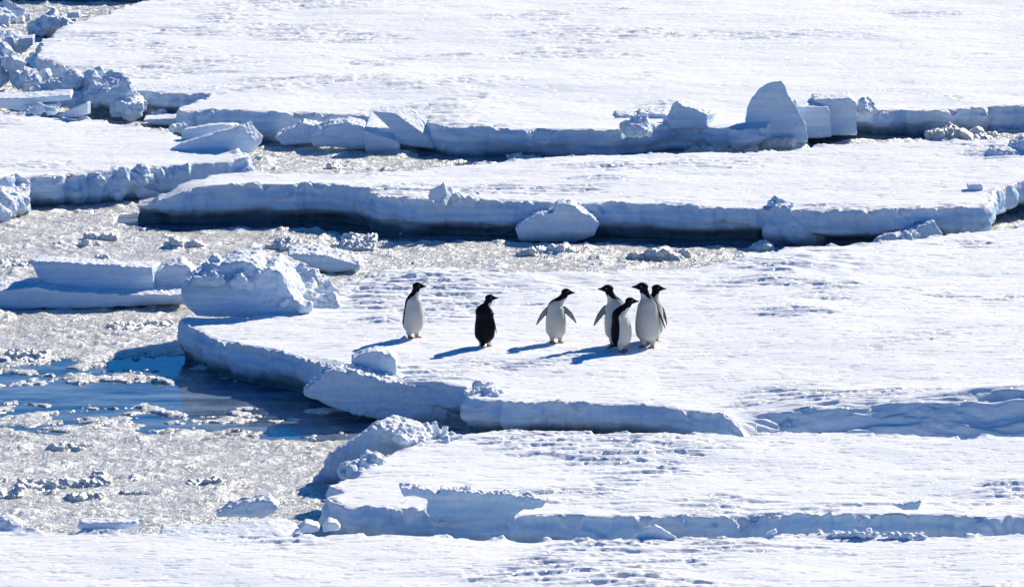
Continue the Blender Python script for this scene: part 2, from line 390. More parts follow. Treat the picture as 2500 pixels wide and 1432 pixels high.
# far floe
HF = floe("ice_floe", "vast far ice floe at the top, broken blocks along its front wall",
  [(3100,242),(2500,254),(2400,262),(2250,270),(2090,266),(1990,272),(1950,285),(1900,300),(1850,312),(1800,316),(1750,312),(1720,304),(1640,303),(1530,312),(1500,319),(1300,319),(1100,313),(1050,301),(960,290),(880,284),(760,282),(650,283),(520,278),(442,280),(440,268),(500,252),(500,232),(400,226),(290,224),(240,205),(170,175),(90,140),(100,100),(150,66),(250,38),(340,6),(500,-30),(700,-200),(900,-500),(4200,-700)],
  .40, .03, .05, 606, wet_shade=.04, under=.22, jag=.08,
  extra=bumps([(950,200,.45,.12,1.6,1.3),(1130,262,.45,.10,.8,.8),(650,285,.36,.07,1.6,.8),(620,240,.45,.05,1.0,1.0),(1500,200,.45,.08,2.5,1.2)]), far=True)

HG = floe("ice_floe", "distant ice floe beyond the channel at the top left corner",
  [(420,-62),(340,-48),(150,-52),(-100,-50),(-900,-60),(-900,-500),(500,-400),(520,-100)], .42, .05, .08, 707, far=True)
# ------------------------------------------------------------------ water and slush
def sheet(name, x0, x1, y0, y1, z, m, n=1):
    me = make_mesh(name, [(x0,y0,z),(x1,y0,z),(x1,y1,z),(x0,y1,z)], [(0,1,2,3)], [m]); return me
link("sea_water", sheet("sea_water", -4000, 4000, -200, 6000, 0, M_WATER), kind="structure", label="dark blue sea water between the floes")
link("snow_field", sheet("snow_field", -4000, 4000, 175, 6000, .45, M_SNOW), kind="structure", label="snow-covered pack ice running to the horizon")

def open_water(x, y):
    o = np.zeros_like(x)
    for (a, b, rx, ry, h) in ((230,962,2.0,.62,1.35),(150,1025,2.4,.8,.36),(150,895,2.2,.7,.38),(560,1045,1.4,.4,.45),(600,965,1.2,1.1,1.4),(780,1040,1.0,.75,1.2),(400,900,1.0,.8,.7),(120,1000,1.2,.5,.55),(620,1030,1.2,.8,.5),(60,930,.9,.9,.4),(1000,1060,.6,.5,.8),(320,1207,.28,.08,.7),(100,1050,.7,.25,.35)):
        c = P(a, b, 0); o = np.maximum(o, h * np.exp(-(((x - c.x) / rx) ** 2 + ((y - c.y) / ry) ** 2) ** 1.5))
    return o
def brash():
    dx, dy = .02, .036
    gx = np.arange(-13.5, 11.5, dx); gy = np.arange(48.5, 104, dy)
    X, Y = np.meshgrid(gx, gy)
    # only where a view can reach, and not deep under a floe
    keep = (X < Y * .0975 + 1.5) & (X > -Y * .0975 - 3.5)
    dmax = np.full(X.shape, -9.)
    for k, t in FLOES.items():
        fld, lo, hi = t[:3]
        m = (X > lo[0]) & (X < hi[0]) & (Y > lo[1]) & (Y < hi[1])
        if m.any(): dmax[m] = np.maximum(dmax[m], fld(X[m], Y[m]))
    keep &= dmax < .4
    near = np.full(X.shape, -9.)
    for k in ('ice_floe404', 'ice_floe606'):
        fld, lo, hi = FLOES[k][:3]; m = (X > lo[0]) & (X < hi[0]) & (Y > lo[1] - .6) & (Y < hi[1])
        near[m] = fld(X[m], Y[m])
    x, y = X[keep], Y[keep]
    big = fbm2(x * .55, y * .8, 3, 11)
    mid = fbm2(x * 2.1, y * 3.0, 4, 12, .55)
    lump = fbm2(x * 5.5, y * 7, 4, 13, .6)
    bil = np.abs(fbm2(x * 9, y * 11, 3, 14, .6))
    ow = open_water(x, y)
    gap = np.clip(-near[keep], 0, 9); ow = np.maximum(ow, 1.5 * np.exp(-(gap / .42) ** 4) * (near[keep] > -8) * (x < P(2390, 520).x))
    s = .45 + .45 * big + .6 * mid - ow * 1.45 + (.7 * lump + 1.7 * mid + .3 * big) * np.minimum(1, ow * 1.7) * (ow < 2)
    h = .014 + .012 * big + .055 * np.maximum(0, mid) + .13 * np.maximum(0, fbm2(x * 1.5, y * 2.2, 4, 19, .6) - .22) * (1 - .3 * ow) + .042 * lump * (.4 + np.maximum(0, mid * 2)) + .03 * bil * sstep(0, .4, mid)
    h = np.where(s > 0, h, h * 0) + np.minimum(0, s) * .08 - .03 * ow + .006 * sstep(.0, .12, s) * (ow > .02)
    h = np.where(h > 0, h * (1 - .55 * np.clip(ow, 0, 1)), h); h = np.maximum(h, -.05)
    idx = -np.ones(X.shape, int); idx[keep] = np.arange(keep.sum())
    Z = np.full(X.shape, -1.); Z[keep] = h
    q = keep[:-1, :-1] & keep[1:, :-1] & keep[:-1, 1:] & keep[1:, 1:]
    zm = np.maximum(np.maximum(Z[:-1, :-1], Z[1:, 1:]), np.maximum(Z[1:, :-1], Z[:-1, 1:])); q &= zm > -.012
    f = np.stack([idx[:-1, :-1][q], idx[:-1, 1:][q], idx[1:, 1:][q], idx[1:, :-1][q]], 1)
    thick = np.clip(.15 + .9 * np.maximum(0, mid * 1.6) + .35 * lump + .3 * big - .25 * np.clip(ow, 0, 1), 0, 1)
    link("brash_ice", make_mesh("brash_ice", np.column_stack([x, y, h]), f, [M_SLUSH], {'thick': thick}), kind="stuff",
         label="glittering grey slush and brash ice floating between the floes", cat="brash ice")
brash()

# ------------------------------------------------------------------ broken ice pieces
TMP = []
def remeshed(bm, voxel, smooth_it=1, lim=None):
    me = bpy.data.meshes.new("tmp"); bmesh.ops.triangulate(bm, faces=bm.faces); bmesh.ops.recalc_face_normals(bm, faces=bm.faces)
    bm.to_mesh(me); bm.free()
    ob = bpy.data.objects.new("tmp", me); COL.objects.link(ob)
    r = ob.modifiers.new("r", 'REMESH'); r.mode = 'VOXEL'; r.voxel_size = voxel; r.adaptivity = 0
    if smooth_it:
        s = ob.modifiers.new("s", 'SMOOTH'); s.factor = .5; s.iterations = smooth_it
    dg = bpy.context.evaluated_depsgraph_get(); ev = ob.evaluated_get(dg); m2 = ev.to_mesh()
    n = len(m2.vertices); co = np.empty(n * 3, np.float32); m2.vertices.foreach_get('co', co)
    no = np.empty(n * 3, np.float32); m2.vertices.foreach_get('normal', no)
    np_ = len(m2.polygons); li = np.empty(len(m2.loops), np.int32); m2.loops.foreach_get('vertex_index', li)
    lt = np.empty(np_, np.int32); m2.polygons.foreach_get('loop_total', lt); ls = np.empty(np_, np.int32); m2.polygons.foreach_get('loop_start', ls)
    quads = ls[lt == 4]; f = li[quads[:, None] + np.arange(4)]
    ev.to_mesh_clear(); bpy.data.objects.remove(ob); bpy.data.meshes.remove(me)
    return co.reshape(-1, 3).astype(float), no.reshape(-1, 3).astype(float), f
def add_prism(bm, pts3, back):
    """pts3: front outline (world), back: vector (or list of vectors) to the rear outline"""
    n = len(pts3); a = [bm.verts.new(p) for p in pts3]
    bk = back if isinstance(back, list) else [back] * n
    b = [bm.verts.new(Vector(p) + Vector(k)) for p, k in zip(pts3, bk)]
    bm.faces.new(a); bm.faces.new(b[::-1])
    for i in range(n): j = (i + 1) % n; bm.faces.new((a[j], a[i], b[i], b[j]))
def add_box(bm, c, s, r=(0, 0, 0)):
    M = Matrix.Translation(c) @ Euler([math.radians(v) for v in r]).to_matrix().to_4x4() @ Matrix.Diagonal((s[0], s[1], s[2], 1))
    bmesh.ops.create_cube(bm, size=1, matrix=M)
def add_ball(bm, c, s, r=(0, 0, 0), sub=2):
    M = Matrix.Translation(c) @ Euler([math.radians(v) for v in r]).to_matrix().to_4x4() @ Matrix.Diagonal((s[0], s[1], s[2], 1))
    bmesh.ops.create_icosphere(bm, subdivisions=sub, radius=.5, matrix=M)
def piece(name, label, build, voxel=.014, rough=1.0, seed=1, group="broken ice blocks", cat="ice block", wall=.55, lumpy=.0, slush=False):
    bm = bmesh.new(); build(bm)
    co, no, f = remeshed(bm, voxel, 1)
    d = .028 * fbm3(co, (3, 3, 3.5), 6, seed, .62) + .012 * cellstep(co, (6, 6, 6), seed + 2) + .006 * fbm3(co, (14, 14, 14), 3, seed + 3, .6, True)
    if lumpy: d = d + lumpy * (fbm3(co, (7, 7, 7), 3, seed + 9, .55, True)) + lumpy * .8 * cellstep(co, (11, 11, 11), seed + 12)
    co0 = co; edge = .35 + sstep(.1, .8, no[:, 2])
    d = d + edge * (.012 * fbm3(co, (24, 24, 24), 2, seed + 30) + .010 * cellstep(co, (15, 15, 15), seed + 31))
    co = co + no * (d * rough * .8)[:, None]
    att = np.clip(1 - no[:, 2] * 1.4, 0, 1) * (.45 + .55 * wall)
    return recentre(link(name, make_mesh(name, co, f, [M_SLUSH if slush else M_BLOCK], {'wall': att, 'wet_shade': wet_shade_band(co, .05, seed), 'thick': .45 + .5 * sstep(-.2, .8, no[:, 2])}), None, label, cat, group))
def prism_px(pts, ybase, zb, depth, skew=(0, 0), bow=0.):
    """front outline in photo pixels, standing where (x, ybase) meets height zb; returns a builder"""
    def b(bm):
        xc = sum(p[0] for p in pts) / len(pts); Y = P(xc, ybase, zb).y
        add_prism(bm, [PY(x, y, Y) for x, y in pts], Vector((skew[0], depth, skew[1])))
    return b
def multi(*bs):
    def b(bm):
        for q in bs: q(bm)
    return b
def boxes(lst, zb=.45):
    """(px, py_of_base, width, depth, height, rx, ry, rz, lift)"""
    def b(bm):
        for (px, py, w, d, h, rx, ry, rz, lift) in lst:
            c = P(px, py, zb); add_box(bm, (c.x, c.y + d / 2, zb + h / 2 + lift), (w, d, h), (rx, ry, rz))
    return b
def balls(lst, zb=.0):
    def b(bm):
        for (px, py, w, d, h, lift) in lst:
            c = P(px, py, zb); add_ball(bm, (c.x, c.y + d / 2, zb + lift), (w, d, h), (13 * lift * 40 % 40, px % 30, px % 77))
    return b
def pile(x0, y0, x1, y1, n, smin, smax, hmax, seed, zb=.45, balls_share=.25, tilt=35):
    """a heap of broken slabs frozen together, between two photo points"""
    def b(bm):
        R = random.Random(seed)
        for i in range(n):
            t = R.random(); c = P(x0 + (x1 - x0) * t, y0 + (y1 - y0) * t, zb)
            s = smin + (smax - smin) * R.random() ** 1.6; k = math.sin(math.pi * min(.95, max(.05, t)))
            z = zb + hmax * k * R.random() ** 1.2 * .8
            cc = (c.x + R.uniform(-.5, .5) * s, c.y + R.uniform(-.8, 1.1) * smax, z)
            if R.random() < balls_share: add_ball(bm, cc, (s * R.uniform(.7, 1.2), s, s * R.uniform(.6, 1)), (R.uniform(0, 90), R.uniform(0, 90), 0))
            else: add_box(bm, cc, (s * R.uniform(.8, 1.5), s * R.uniform(.7, 1.1), s * R.uniform(.25, .7)), (R.uniform(-tilt, tilt), R.uniform(-tilt, tilt), R.uniform(0, 180)))
    return b

# --- on and along the far floe
piece("ice_slab", "tall rounded blue ice slab standing upright on the far floe's edge",
  prism_px([(1822,322),(1820,290),(1825,262),(1837,238),(1854,216),(1872,204),(1892,198),(1908,197),(1917,208),(1924,232),(1942,258),(1968,305),(1973,345),(1930,356),(1840,356)], 368, .0, .15, (.0, -.04)), seed=21, rough=.6, cat="ice slab")
piece("ice_block", "low flat-topped ice block just right of the upright slab",
  prism_px([(1945,262),(2020,262),(2027,275),(2030,335),(1950,340)], 345, .05, .8), seed=22, rough=.7)
piece("ice_block", "dark square ice block right of the flat-topped block, far floe edge",
  prism_px([(1985,243),(2075,240),(2090,250),(2092,330),(2020,330),(2015,262)], 340, .05, .55), seed=23, rough=.8)
piece("ice_rubble", "small lumps of ice behind the upright slab on the far floe",
  pile(1945, 262, 2005, 262, 9, .1, .22, .12, 5), seed=24, cat="ice rubble", lumpy=.015)
piece("ice_block", "jagged ice block tipped on the far floe's edge left of the upright slab",
  multi(prism_px([(1628,285),(1640,255),(1652,250),(1668,262),(1700,268),(1728,280),(1724,312),(1640,315)], 312, .36, .35, (.1, -.03)),
        pile(1610, 306, 1720, 302, 10, .12, .3, .1, 60, .34)), seed=25, rough=1.1, lumpy=.012)
piece("ice_rubble", "knobbly ice lumps on the rim left of the tipped block",
  multi(pile(1535, 320, 1585, 318, 12, .1, .22, .14, 6), boxes([(1545,350,.5,.4,.42,0,0,5,0),(1590,350,.4,.4,.45,0,4,0,0)], 0)), seed=26, cat="ice rubble", lumpy=.02)
piece("ice_rubble", "crumbled ice right of the square block on the far rim",
  pile(2105, 270, 2135, 270, 9, .1, .2, .18, 7), seed=27, cat="ice rubble", lumpy=.015)
piece("ice_slab", "large sunlit tilted slab leaning on the far floe's wall",
  lambda bm, Y0=P(925,372,.02).y: add_prism(bm, [PY(888,318,Y0), PY(975,348,Y0), PY(974,312,Y0+.45), PY(940,284,Y0+.75), PY(905,273,Y0+.8)], Vector((.03, .1, -.42))), seed=28, rough=.55, cat="ice slab")
piece("ice_slab", "blue shaded slab slumped to the right of the sunlit tilted slab",
  prism_px([(905,272),(965,278),(1010,310),(1050,340),(1060,365),(970,352),(955,318)], 368, .02, .35, (.2, .05)), seed=29, rough=.5, cat="ice slab")
piece("ice_block", "broken blue block slumped at the waterline left of the tilted slab",
  multi(prism_px([(760,330),(800,310),(850,300),(890,312),(895,365),(765,358)], 368, .02, .35, (0, .05)), prism_px([(672,335),(740,300),(790,310),(790,350),(690,352)], 360, .02, .4)), seed=30, rough=1.2)
piece("ice_slab", "long shaded slab tipped down at the far floe's left corner",
  prism_px([(272,220),(498,226),(500,243),(440,262),(385,278),(335,262)], 282, .02, .5, (.0, .04)), seed=31, rough=.4, cat="ice slab", wall=.2)
# --- top-left rubble ridge
piece("ice_rubble", "large knobbly heap of ice rubble at the crack's bend, top left",
  multi(pile(110, 225, 330, 268, 70, .10, .34, .45, 8, .25), boxes([(215,222,.5,.1,.16,20,-22,10,.12)], .3)), voxel=.018, seed=32, cat="ice rubble", lumpy=.025, rough=1.2)
piece("ice_rubble", "ice rubble on the left picture edge below the top-left channel",
  pile(-60, 180, 85, 200, 60, .10, .36, .5, 9, .25), voxel=.018, seed=33, cat="ice rubble", lumpy=.025, rough=1.2)
piece("ice_rubble", "pale heap of ice lumps in the slush near the top-left corner",
  pile(85, 82, 165, 70, 44, .10, .32, .3, 10, .1), voxel=.02, seed=34, cat="ice rubble", lumpy=.03, rough=1.2)
piece("ice_block", "small cube of ice at the foot of the top-left rubble",
  prism_px([(48,95),(80,92),(80,112),(50,114)], 114, .2, .4), seed=35, rough=.6)
piece("ice_rubble", "ice lump at the left edge beside the small cube",
  pile(-40, 118, 30, 112, 26, .12, .34, .3, 11, .15), voxel=.02, seed=36, cat="ice rubble", lumpy=.02)
piece("ice_block", "dark ice lump at the very top-left edge", pile(-30, 62, 60, 55, 12, .2, .5, .25, 12, .0), voxel=.02, seed=37, lumpy=.02)
piece("ice_block", "tiny pale block in the slush above the top-left rubble", prism_px([(163,33),(192,30),(193,43),(165,44)], 46, .05, .3), seed=38, rough=.6)
piece("ice_slab", "flat slab lying at the left edge under the rubble heap",
  multi(prism_px([(-20,240),(60,240),(172,232),(173,244),(90,252),(-20,262)], 262, .5, .5, (0, .02)), prism_px([(0,262),(60,256),(140,254),(148,262),(60,272)], 270, .45, .3)), seed=39, rough=.5, cat="ice slab")
piece("ice_wedge", "pale wedge of ice pointing left beside the flat slab",
  prism_px([(135,284),(160,272),(212,249),(213,280),(170,287)], 287, .47, .12, (.05, 0)), seed=40, rough=.45, cat="ice wedge", wall=.2)
piece("ice_rubble", "small crumbled lumps between the flat slab and the wedge", pile(65, 268, 135, 276, 14, .06, .2, .1, 13, .47), voxel=.012, seed=41, cat="ice rubble", lumpy=.012)
piece("ice_block", "little white lump in the slush below the tipped corner slab", pile(380, 284, 412, 286, 6, .12, .26, .12, 14, .05), seed=42, lumpy=.01)
piece("ice_slab", "low shelf of ice between the left floe and the far floe", prism_px([(345,294),(440,288),(445,296),(440,308),(380,305)], 310, .02, .5), seed=43, rough=.6, cat="ice slab")
piece("ice_rubble", "small crumbs of ice at the far floe's left corner", pile(425, 322, 445, 318, 6, .08, .2, .12, 15, .2), seed=44, cat="ice rubble", lumpy=.01)
# --- slabs at the left floe's right corner
piece("ice_slab", "rear slab of the tilted pair on the left floe's right corner",
  multi(prism_px([(443,340),(445,318),(500,308),(560,304),(598,318),(590,345)], 348, .45, .25, (.05, 0)), pile(560, 318, 585, 315, 5, .1, .2, .1, 16, .62)), seed=45, rough=.6, cat="ice slab")
piece("ice_slab", "front slab of the tilted pair, blue shaded with a bright upper rim",
  prism_px([(408,368),(430,356),(520,328),(592,308),(600,322),(622,345),(618,360),(600,380),(560,374),(480,368)], 378, .40, .16, (.12, .05)), seed=46, rough=.55, cat="ice slab")
piece("ice_block", "broken corner block under the tilted pair of slabs", prism_px([(515,398),(600,392),(612,400),(606,418),(520,416)], 418, .05, .4), seed=47, rough=.9)
piece("ice_rubble", "crumbly ice buttress low on the left floe's front wall",
  multi(pile(215, 470, 400, 455, 30, .18, .42, .22, 17, .12), pile(230, 448, 380, 430, 12, .12, .3, .2, 18, .3)), voxel=.016, seed=48, cat="ice rubble", lumpy=.015)
piece("ice_block", "knobbly ice lump at the left edge in front of the left floe",
  multi(pile(-10, 530, 35, 520, 14, .2, .42, .35, 19, .05), pile(-30, 470, 15, 480, 8, .2, .4, .3, 20, .2)), voxel=.016, seed=49, lumpy=.02)
# --- middle floe
piece("ice_block", "craggy snow-capped ice lump against the middle floe's front wall",
  prism_px([(1262,560),(1292,538),(1310,528),(1352,520),(1358,500),(1395,497),(1415,515),(1440,528),(1462,545),(1450,575),(1400,592),(1320,590),(1270,584)], 592, .0, .35), seed=50, rough=1.2, lumpy=.010)
piece("ice_block", "small upright shard with crumbs on the middle floe's rim",
  multi(prism_px([(1048,490),(1050,466),(1086,448),(1090,470),(1070,490)], 492, .5, .1), pile(1060, 490, 1180, 488, 12, .08, .26, .1, 21, .48)), seed=51, rough=.7, lumpy=.01)
piece("ice_rubble", "lump of ice on the middle floe's rim right of centre",
  multi(pile(1865, 512, 1910, 512, 8, .12, .28, .1, 22, .46)), seed=52, cat="ice rubble", lumpy=.012)
piece("ice_block", "small cube of ice on the middle floe's right end", prism_px([(2362,452),(2398,450),(2402,464),(2365,468)], 466, .5, .18), seed=53, rough=.5)
piece("ice_block", "low snow-capped chunk at the foot of the middle floe's right end",
  multi(pile(2145, 596, 2255, 588, 16, .15, .35, .14, 23, .12)), seed=54, rough=1.2, lumpy=.012)
piece("ice_rubble", "rounded ice bulge low on the middle floe's wall", balls([(1970,600,.85,.5,.55,.12),(1900,598,.5,.4,.4,.12)]), seed=55, cat="ice rubble", lumpy=.008)
piece("snow_mound", "small snow mound at the right picture edge on the middle floe",
  balls([(2468,390,.7,.6,.26,.0),(2530,384,1.0,.8,.55,.0)], .5), seed=56, cat="snow mound", lumpy=.01)
# --- in the slush
piece("ice_slab", "thick tabular ice fragment tipped over the slush, left of the mound",
  prism_px([(75,636),(372,652),(374,712),(360,735),(150,728),(120,700),(95,680)], 735, .06, .55, (.06, -.04)), seed=57, rough=1.0, cat="ice slab", wall=.8)
piece("ice_block", "knob of ice joined to the tabular fragment's right end",
  multi(prism_px([(370,665),(395,655),(420,650),(440,642),(462,655),(472,672),(460,690),(450,722),(372,722)], 728, .05, .4)), seed=58, rough=1.2, lumpy=.015)
piece("ice_floe", "low dark-edged raft of ice under the tabular fragment",
  prism_px([(-60,716),(30,708),(90,700),(150,712),(300,718),(450,720),(452,742),(250,750),(0,754),(-60,754)], 758, .0, .7, (0, .0)), seed=59, rough=1.0, cat="ice floe", group="broken ice blocks")
piece("snow_mound", "big craggy mound of broken ice on the penguins' floe's left end",
  multi(prism_px([(450,745),(444,700),(452,690),(500,668),(520,655),(560,640),(610,640),(640,660),(660,655),(685,668),(700,700),(738,768),(640,775),(480,772)], 772, .40, .75, (.1, .02)),
        pile(490, 682, 660, 674, 34, .12, .30, .15, 24, .84), pile(640, 745, 760, 745, 10, .12, .3, .12, 25, .5)), voxel=.015, seed=60, rough=1.3, cat="snow mound", lumpy=.012, wall=.85)
piece("ice_slab", "sloping snow slab behind the craggy mound",
  lambda bm: add_prism(bm, [PY(620,640,P(700,700,.3).y+1.2), PY(700,636,P(700,700,.3).y+1.2), PY(788,672,P(700,700,.3).y+.3), PY(792,705,P(700,700,.3).y), PY(700,720,P(700,700,.3).y-.1), PY(640,700,P(700,700,.3).y)], Vector((0, .25, -.3))), seed=61, rough=1.2, cat="ice slab", wall=.2)
piece("ice_rubble", "lumps trailing right from the craggy mound", multi(pile(700, 740, 800, 738, 16, .1, .3, .12, 26, .45), pile(740, 700, 790, 695, 7, .15, .32, .15, 27, .4)), seed=62, cat="ice rubble", lumpy=.015, wall=.2)
piece("ice_slab", "low floating plate of ice behind the craggy mound",
  prism_px([(700,622),(770,622),(880,645),(875,658),(800,666),(740,640)], 666, .02, .7), seed=63, rough=1.3, cat="ice slab", lumpy=.01)
LUMPS = [(245,585,.42,.16,'snowy chunk in the slush at upper left below the left floe'),(450,608,.62,.15,'long knobbly chunk in the slush under the middle floe\'s left end'),
 (688,608,.30,.20,'round lump in the slush left of the other lump under the middle floe'),(745,612,.22,.12,'tiny peaked lump between two round lumps in the slush'),(865,608,.34,.18,'round lump in the slush behind the plate of ice'),
 (1340,622,.7,.13,'long low chunk in the slush behind the standing group of penguins'),(1625,632,.62,.16,'broad lump in the slush right of the standing group'),(1860,612,.30,.14,'small lumps at the tip of the slush channel'),
 (190,600,.7,.07,'thin flat crust in the slush above the tabular fragment'),(30,648,.55,.10,'grey lump at the left edge above the tabular fragment'),(250,632,.24,.07,'small crumb behind the tabular fragment'),
 (1760,372,1.0,.17,'brash heap on the middle floe\'s back edge below the tipped block'),(1900,366,.7,.24,'taller brash heap below the upright slab'),(2350,344,.95,.22,'brash heap at the right on the middle floe\'s back edge'),
 (1280,388,.5,.08,'low brash on the middle floe\'s back edge left of centre'),(830,412,.42,.07,'flat crumb in the far slush channel'),(340,800,.9,.07,'long pale crust in the slush left of the penguins\' floe'),
 (60,875,.7,.10,'pale lump in the slush at the left above the open water'),(165,1100,.34,.09,'dark lump in the slush below the open water'),(110,1190,.62,.10,'low chunk with two knobs in the lower slush'),
 (210,1184,.52,.12,'chunk beside the two-knobbed one in the lower slush'),(10,1215,.34,.12,'dark lump at the left edge of the lower slush'),(220,1222,.38,.09,'small flat chunk below the pair in the lower slush'),(500,1180,.42,.08,'small crusty chunk in the middle of the lower slush')]
for i, (a, b, w, h, lab) in enumerate(LUMPS):
    def lump(bm, a=a, b=b, w=w, h=h, i=i):
        Rn = random.Random(900 + i); c = P(a, b, 0); n = 4 + int(w * 9)
        add_ball(bm, (c.x, c.y, -.01), (w * 1.1, w * .7, h * .7))
        for q in range(n):
            t = Rn.uniform(-.44, .44); s_ = h * Rn.uniform(.5, 1.15)
            f_ = add_box if q % 3 == 0 else add_ball
            f_(bm, (c.x + t * w, c.y + Rn.uniform(-.16, .2) * w, h * Rn.uniform(.1, .5) * (1.15 - abs(t) * 1.4)), (s_ * Rn.uniform(1.2, 2.4), s_ * Rn.uniform(1, 1.8), s_ * Rn.uniform(.5, .9)), (Rn.uniform(-25, 25), Rn.uniform(-25, 25), Rn.uniform(0, 180)))
    piece("ice_chunk", lab, lump, voxel=.011, seed=70 + i, cat="ice chunk", group="chunks floating in the slush", lumpy=.018, rough=1.2, wall=.0, slush=True)
# --- penguins' floe front edge
piece("ice_block", "square snow-capped block on the edge of the penguins' floe in front of the left penguins",
  prism_px([(858,914),(860,876),(885,864),(912,856),(950,862),(967,878),(968,935),(940,955),(866,950)], 922, .45, .32), seed=110, rough=.9, wall=.3)
piece("ice_block", "bulging collapsed block below the square block at the waterline",
  multi(prism_px([(740,965),(770,935),(800,905),(860,908),(960,935),(1130,960),(1140,1045),(1060,1052),(950,1035),(800,990)], 1010, .1, .3, (0, .02))), seed=111, rough=1.9, wall=.6)
piece("ice_rubble", "spiky little ice shards at the notch in the penguins' floe's edge", pile(1150, 958, 1215, 956, 14, .05, .17, .09, 50, .45), voxel=.01, seed=112, rough=.7, cat="ice rubble", lumpy=.01, wall=.1)
# --- second floe
piece("ice_slab", "tilted snow slab rising at the second floe's left end",
  prism_px([(758,1184),(803,1114),(850,1086),(905,1047),(940,1053),(985,1067),(1030,1088),(1010,1106),(940,1128),(860,1150),(838,1186)], 1184, .0, .5, (.22, .05)), seed=113, rough=1.5, lumpy=.012, cat="ice slab", wall=.4)
piece("ice_rubble", "jagged upright lumps on top of the tilted slab", multi(pile(915, 1066, 1000, 1078, 12, .06, .16, .10, 51, .52), pile(990, 1084, 1050, 1088, 9, .06, .15, .08, 55, .46)), voxel=.012, seed=114, cat="ice rubble", lumpy=.012, wall=.1)
piece("ice_rubble", "spiky shards at the second floe's back corner", multi(pile(1050, 1078, 1095, 1076, 8, .06, .16, .1, 52, .47), boxes([(1066,1078,.05,.05,.22,10,-18,20,0),(1085,1078,.05,.06,.16,-5,22,60,0)])), voxel=.009, seed=115, rough=.6, cat="ice rubble", wall=.1)
piece("ice_rubble", "crusty ice heap at the foot of the tilted slab", pile(850, 1168, 935, 1160, 20, .1, .26, .18, 53, .35), voxel=.012, seed=116, cat="ice rubble", lumpy=.015, wall=.1)
piece("ice_slab", "thin stepped slab jutting over the second floe's front edge",
  multi(prism_px([(977,1190),(1015,1192),(1050,1196),(1074,1206),(1076,1192),(1110,1198),(1160,1205),(1230,1207),(1290,1212),(1335,1222),(1325,1238),(1285,1240),(1240,1228),(1100,1222),(1040,1214),(985,1212)], 1262, .45, .16),
        prism_px([(1050,1206),(1150,1215),(1240,1218),(1282,1226),(1272,1246),(1250,1262),(1238,1274),(1150,1268),(1065,1270),(1044,1252)], 1256, .45, .16)), voxel=.010, seed=117, rough=1.5, cat="ice slab", lumpy=.006, wall=1.0)
piece("ice_block", "shaded block right of the stepped slab on the front wall",
  prism_px([(1244,1262),(1262,1248),(1310,1246),(1420,1252),(1440,1300),(1250,1300)], 1300, .15, .3), seed=118, rough=1.0, wall=.7)
piece("ice_wedge", "small dark-bottomed wedge of ice perched on the second floe's front rim at right",
  prism_px([(2176,1230),(2205,1230),(2250,1222),(2242,1245),(2205,1244)], 1246, .46, .12), seed=119, rough=.5, cat="ice wedge", wall=.4)
# --- foreground edge
piece("ice_block", "little pyramid of snow and ice on the foreground floe's back edge",
  multi(prism_px([(1538,1312),(1560,1298),(1582,1285),(1600,1279),(1622,1292),(1640,1305),(1652,1313)], 1315, .45, .22, (0, -.06))), seed=120, rough=.8, wall=.1)
piece("ice_wedge", "thin shard at the foreground floe's back edge right of the pyramid", prism_px([(1868,1304),(1895,1292),(1898,1303)], 1306, .45, .1), seed=121, rough=.3, cat="ice wedge", wall=.1)
piece("ice_slab", "broad wind-scored snow slab lying at the slush edge, bottom left",
  lambda bm: add_prism(bm, [P(388,1300,.46)+Vector((0,0,-.02)), P(420,1305,.46), P(690,1308,.46), P(735,1285,.46), P(700,1262,.5), P(640,1262,.52), P(560,1275,.5), P(395,1278,.47)], Vector((0, .0, -.3))), voxel=.018, seed=122, rough=.6, cat="ice slab", wall=.0)
piece("ice_slab", "small flat plate left of the wind-scored slab", prism_px([(188,1290),(195,1276),(335,1274),(334,1290),(230,1294)], 1293, .45, .22), seed=123, rough=.8, cat="ice slab", wall=.1)
piece("ice_slab", "dark humped crust behind the wind-scored slab", prism_px([(528,1258),(560,1240),(600,1226),(655,1220),(680,1240),(640,1262)], 1262, .30, .25), seed=124, rough=1.2, cat="ice slab", lumpy=.012, wall=.3)
piece("ice_block", "pair of small angular blocks beside the dark hollow at the foreground edge",
  multi(prism_px([(728,1290),(745,1276),(775,1284),(780,1296),(735,1300)], 1300, .45, .2), prism_px([(786,1296),(800,1272),(822,1278),(832,1292),(790,1298)], 1300, .45, .2)), seed=125, rough=.6, wall=.1)
piece("snow_mound", "small snow hummock on the foreground edge at the far left", balls([(12,1288,.34,.3,.22,.0),(30,1290,.2,.2,.12,.0)], .45), seed=126, cat="snow mound", wall=.1)
piece("ice_rubble", "crumbly snow rim along the foreground floe's back edge at right", pile(2030, 1303, 2260, 1309, 70, .02, .065, .02, 54, .45), voxel=.008, seed=127, cat="ice rubble", lumpy=.01, wall=.1)

